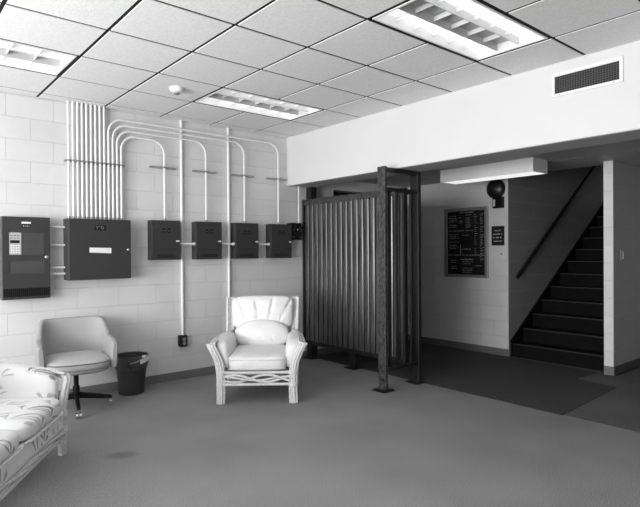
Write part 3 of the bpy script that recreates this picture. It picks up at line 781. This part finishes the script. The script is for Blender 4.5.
ctr = Vector((1.045, 4.10, 0)) - ex * SHW + ey * SDP
rattan_seat('sofa', 'pale rattan sofa with leaf-printed cushions in the lower left corner', 'sofa', tuple(ctr), TH, SHW, SDP,
            sofa_cushions, M['floral'], .545, .90, .15, .09)

# ---------------------------------------------------------------- swivel tub chair
tc = thing('swivel_chair', 'grey upholstered tub chair on casters against the block wall', 'chair', (1.433, 5.17, 0), math.radians(-9))
def tub_mesh():
    mb = MB(); n = 48; prof = 12; rings = []
    HWc, yb_, yf = .315, .30, -.215
    # plan path from left arm front round the back to right arm front
    def path(u):                                # u in 0..1
        L1 = .40; Rr = .26
        pts = []
        return None
    plan = []
    pl = [(-.290, -.24), (-.292, -.10), (-.285, .05), (-.26, .18), (-.20, .27), (-.08, .305), (.08, .305), (.20, .27), (.26, .18), (.285, .05), (.292, -.10), (.290, -.24)]
    plan = spline([(a, b, 0) for a, b in pl], 6)
    m_ = len(plan)
    for i, p in enumerate(plan):
        t = (plan[min(i + 1, m_ - 1)] - plan[max(i - 1, 0)]).normalized(); nrm = Vector((t.y, -t.x, 0))   # points inward?
        if nrm.dot(Vector((0, 0, 0)) - p) < 0: nrm = -nrm
        u = i / (m_ - 1); c = abs(u - .5) * 2      # 0 back centre, 1 arm front
        k = min(1, max(0, (c - .30) / .34)); k = k * k * (3 - 2 * k)
        top = .812 * (1 - k) + (.655 - .03 * max(0, (c - .7) / .3)) * k
        bot = .395
        thk = .065
        ln = .030 * (1 - k) + .012                  # outward lean of the top
        end = 1.0 if c < .96 else (.80 if c < .99 else .5)
        ring = []
        for j in range(prof * 2):
            a = 2 * PI * j / (prof * 2)
            ca, sa = math.cos(a), math.sin(a)
            px = math.copysign(abs(ca) ** .55, ca) * thk / 2 * end; pz = math.copysign(abs(sa) ** .35, sa)
            z = (top + bot) / 2 + pz * (top - bot) / 2 * (1 - .04 * (1 - end))
            f = (z - bot) / (top - bot)
            ring.append(p + nrm * (px - ln * f) + Vector((0, 0, z)))
        rings.append(ring)
    q = prof * 2; vs = [v for r in rings for v in r]; fs = []
    for i in range(len(rings) - 1):
        for j in range(q):
            j2 = (j + 1) % q; fs.append((i * q + j, i * q + j2, (i + 1) * q + j2, (i + 1) * q + j))
    fs.append(tuple(range(q - 1, -1, -1))); fs.append(tuple((len(rings) - 1) * q + j for j in range(q)))
    mb.add(vs, fs); return mb
tub_mesh().build('shell', M['tub'], tc, smooth=True)
sc_ = MB().pillow(.55, .59, .125, T(0, -.015, .445), 3.6, 3.2, 22, lambda p: Vector((p.x, p.y + (.0 if p.y > 0 else -.10 * (1 - p.x ** 2)), p.z + .12 * (1 - p.x * p.x) * (1 - p.y * p.y)))).build('seat_cushion', M['tubseat'], tc, smooth=True)
MB().pillow(.54, .57, .08, T(0, -.01, .405), 3.6, 3.5, 16, lambda p: Vector((p.x, p.y + (.0 if p.y > 0 else -.10 * (1 - p.x ** 2)), p.z))).build('seat_base', M['tub'], tc, smooth=True)
pp = []
for i in range(25):
    a = -1 + 2 * i / 24; pp.append((a * .245, -.310 - .030 * (1 - a * a) + .06 * abs(a) ** 6, .470))
MB().tube(pp, .004, 6).build('piping', M['piping'], sc_, smooth=True)
MB().box(-.13, -.11, .345, .13, .11, .37).build('seat_plate', M['black'], tc, bevel=.004)
MB().lathe([(.03, .10), (.03, .22), (.022, .22), (.022, .345)], n=16).build('column', M['black'], tc, smooth=True)
for k in range(4):
    a = math.radians(-93 + 90 * k); c, s_ = math.cos(a), math.sin(a)
    Mz = Matrix.Rotation(a, 4, 'Z')
    mb = MB(); mb.prism([(.0, .155), (.03, .16), (.30, .098), (.31, .075), (.28, .068), (.03, .105), (0, .105)], 1, -.016, .016)
    mb.v = [tuple(Mz @ Vector(v)) for v in mb.v]
    lg = mb.build('base_leg', M['black'], tc, bevel=.003)
    cs = MB(); cx, cy = .30 * c, .30 * s_
    cs.tube([(cx, cy, .075), (cx, cy, .05)], .008, 8)
    d = Vector((-s_, c, 0))
    for sg_ in (-1, 1):
        p0 = Vector((cx, cy, .026)) + d * (.006 * sg_); p1 = p0 + d * (.018 * sg_)
        cs.tube([p0, p1], .026, 16)
    cs.build('caster', M['chrome'], tc, smooth=True)

# ---------------------------------------------------------------- waste bin
wb = thing('waste_bin', 'round dark plastic waste bin with a liner, on the carpet by the wall', 'bin', (2.035, 5.415, 0))
MB().lathe([(.118, 0), (.122, .01), (.158, .37), (.165, .372), (.165, .385), (.155, .385), (.150, .37), (.116, .015)], n=36, cap=(True, True)).build('body', M['bin'], wb, smooth=True)
mb = MB(); vs = []; n = 48; rows = [(.150, .25), (.154, .36), (.161, .392), (.169, .388), (.168, .33), (.160, .285)]
for j, (r, z) in enumerate(rows):
    for k in range(n):
        a = 2 * PI * k / n; rr = r + (.003 * math.sin(7 * a + j) + .002 * math.sin(17 * a + 2 * j) if j not in (2, 3) else .001)
        vs.append((rr * math.cos(a), rr * math.sin(a), z + (.018 * math.sin(3 * a + 1) + .007 * math.sin(8 * a) if j == 5 else 0)))
fs = [(j * n + k, j * n + (k + 1) % n, (j + 1) * n + (k + 1) % n, (j + 1) * n + k) for j in range(len(rows) - 1) for k in range(n)]
mb.add(vs, fs).build('bin_liner', M['liner'], wb, smooth=True)
mb = MB(); pts = []
a0 = math.radians(-75)                        # knotted corner of the liner and a label on the rim
lb = MB(); q = []
for k in range(7):
    a = math.radians(-82 + k * 8); q.append((.1735 * math.cos(a), .1735 * math.sin(a)))
vs = [(x, y, .315 + .004 * k) for k, (x, y) in enumerate(q)] + [(x * 1.01, y * 1.01, .358 + .004 * k) for k, (x, y) in enumerate(q)] 
vs += [(x * 1.012, y * 1.012, z) for (x, y, z) in vs]
fs = []
for k in range(6):
    fs += [(k, k + 1, k + 8, k + 7), (14 + k, 14 + k + 7, 14 + k + 8, 14 + k + 1), (k, k + 14, k + 15, k + 1), (k + 7, k + 8, k + 22, k + 21)]
fs += [(0, 7, 21, 14), (6, 20, 27, 13)]
lb.add(vs, fs).build('tag', M['label'], wb)
MB().tube(spline([(.10 * math.cos(a), .0, 0) and (.172 * math.cos(a), .172 * math.sin(a), z) for a, z in ((-2.0, .33), (-1.6, .345), (-1.2, .372), (-.8, .392))], 4), .005, 6).build('twisted_liner_edge', M['keypad'], wb, smooth=True)
MB().pillow(.05, .03, .03, T(.172 * math.cos(-1.15), .172 * math.sin(-1.15), .385), 2, 2, 8).build('liner_knot', M['label'], wb, smooth=True)
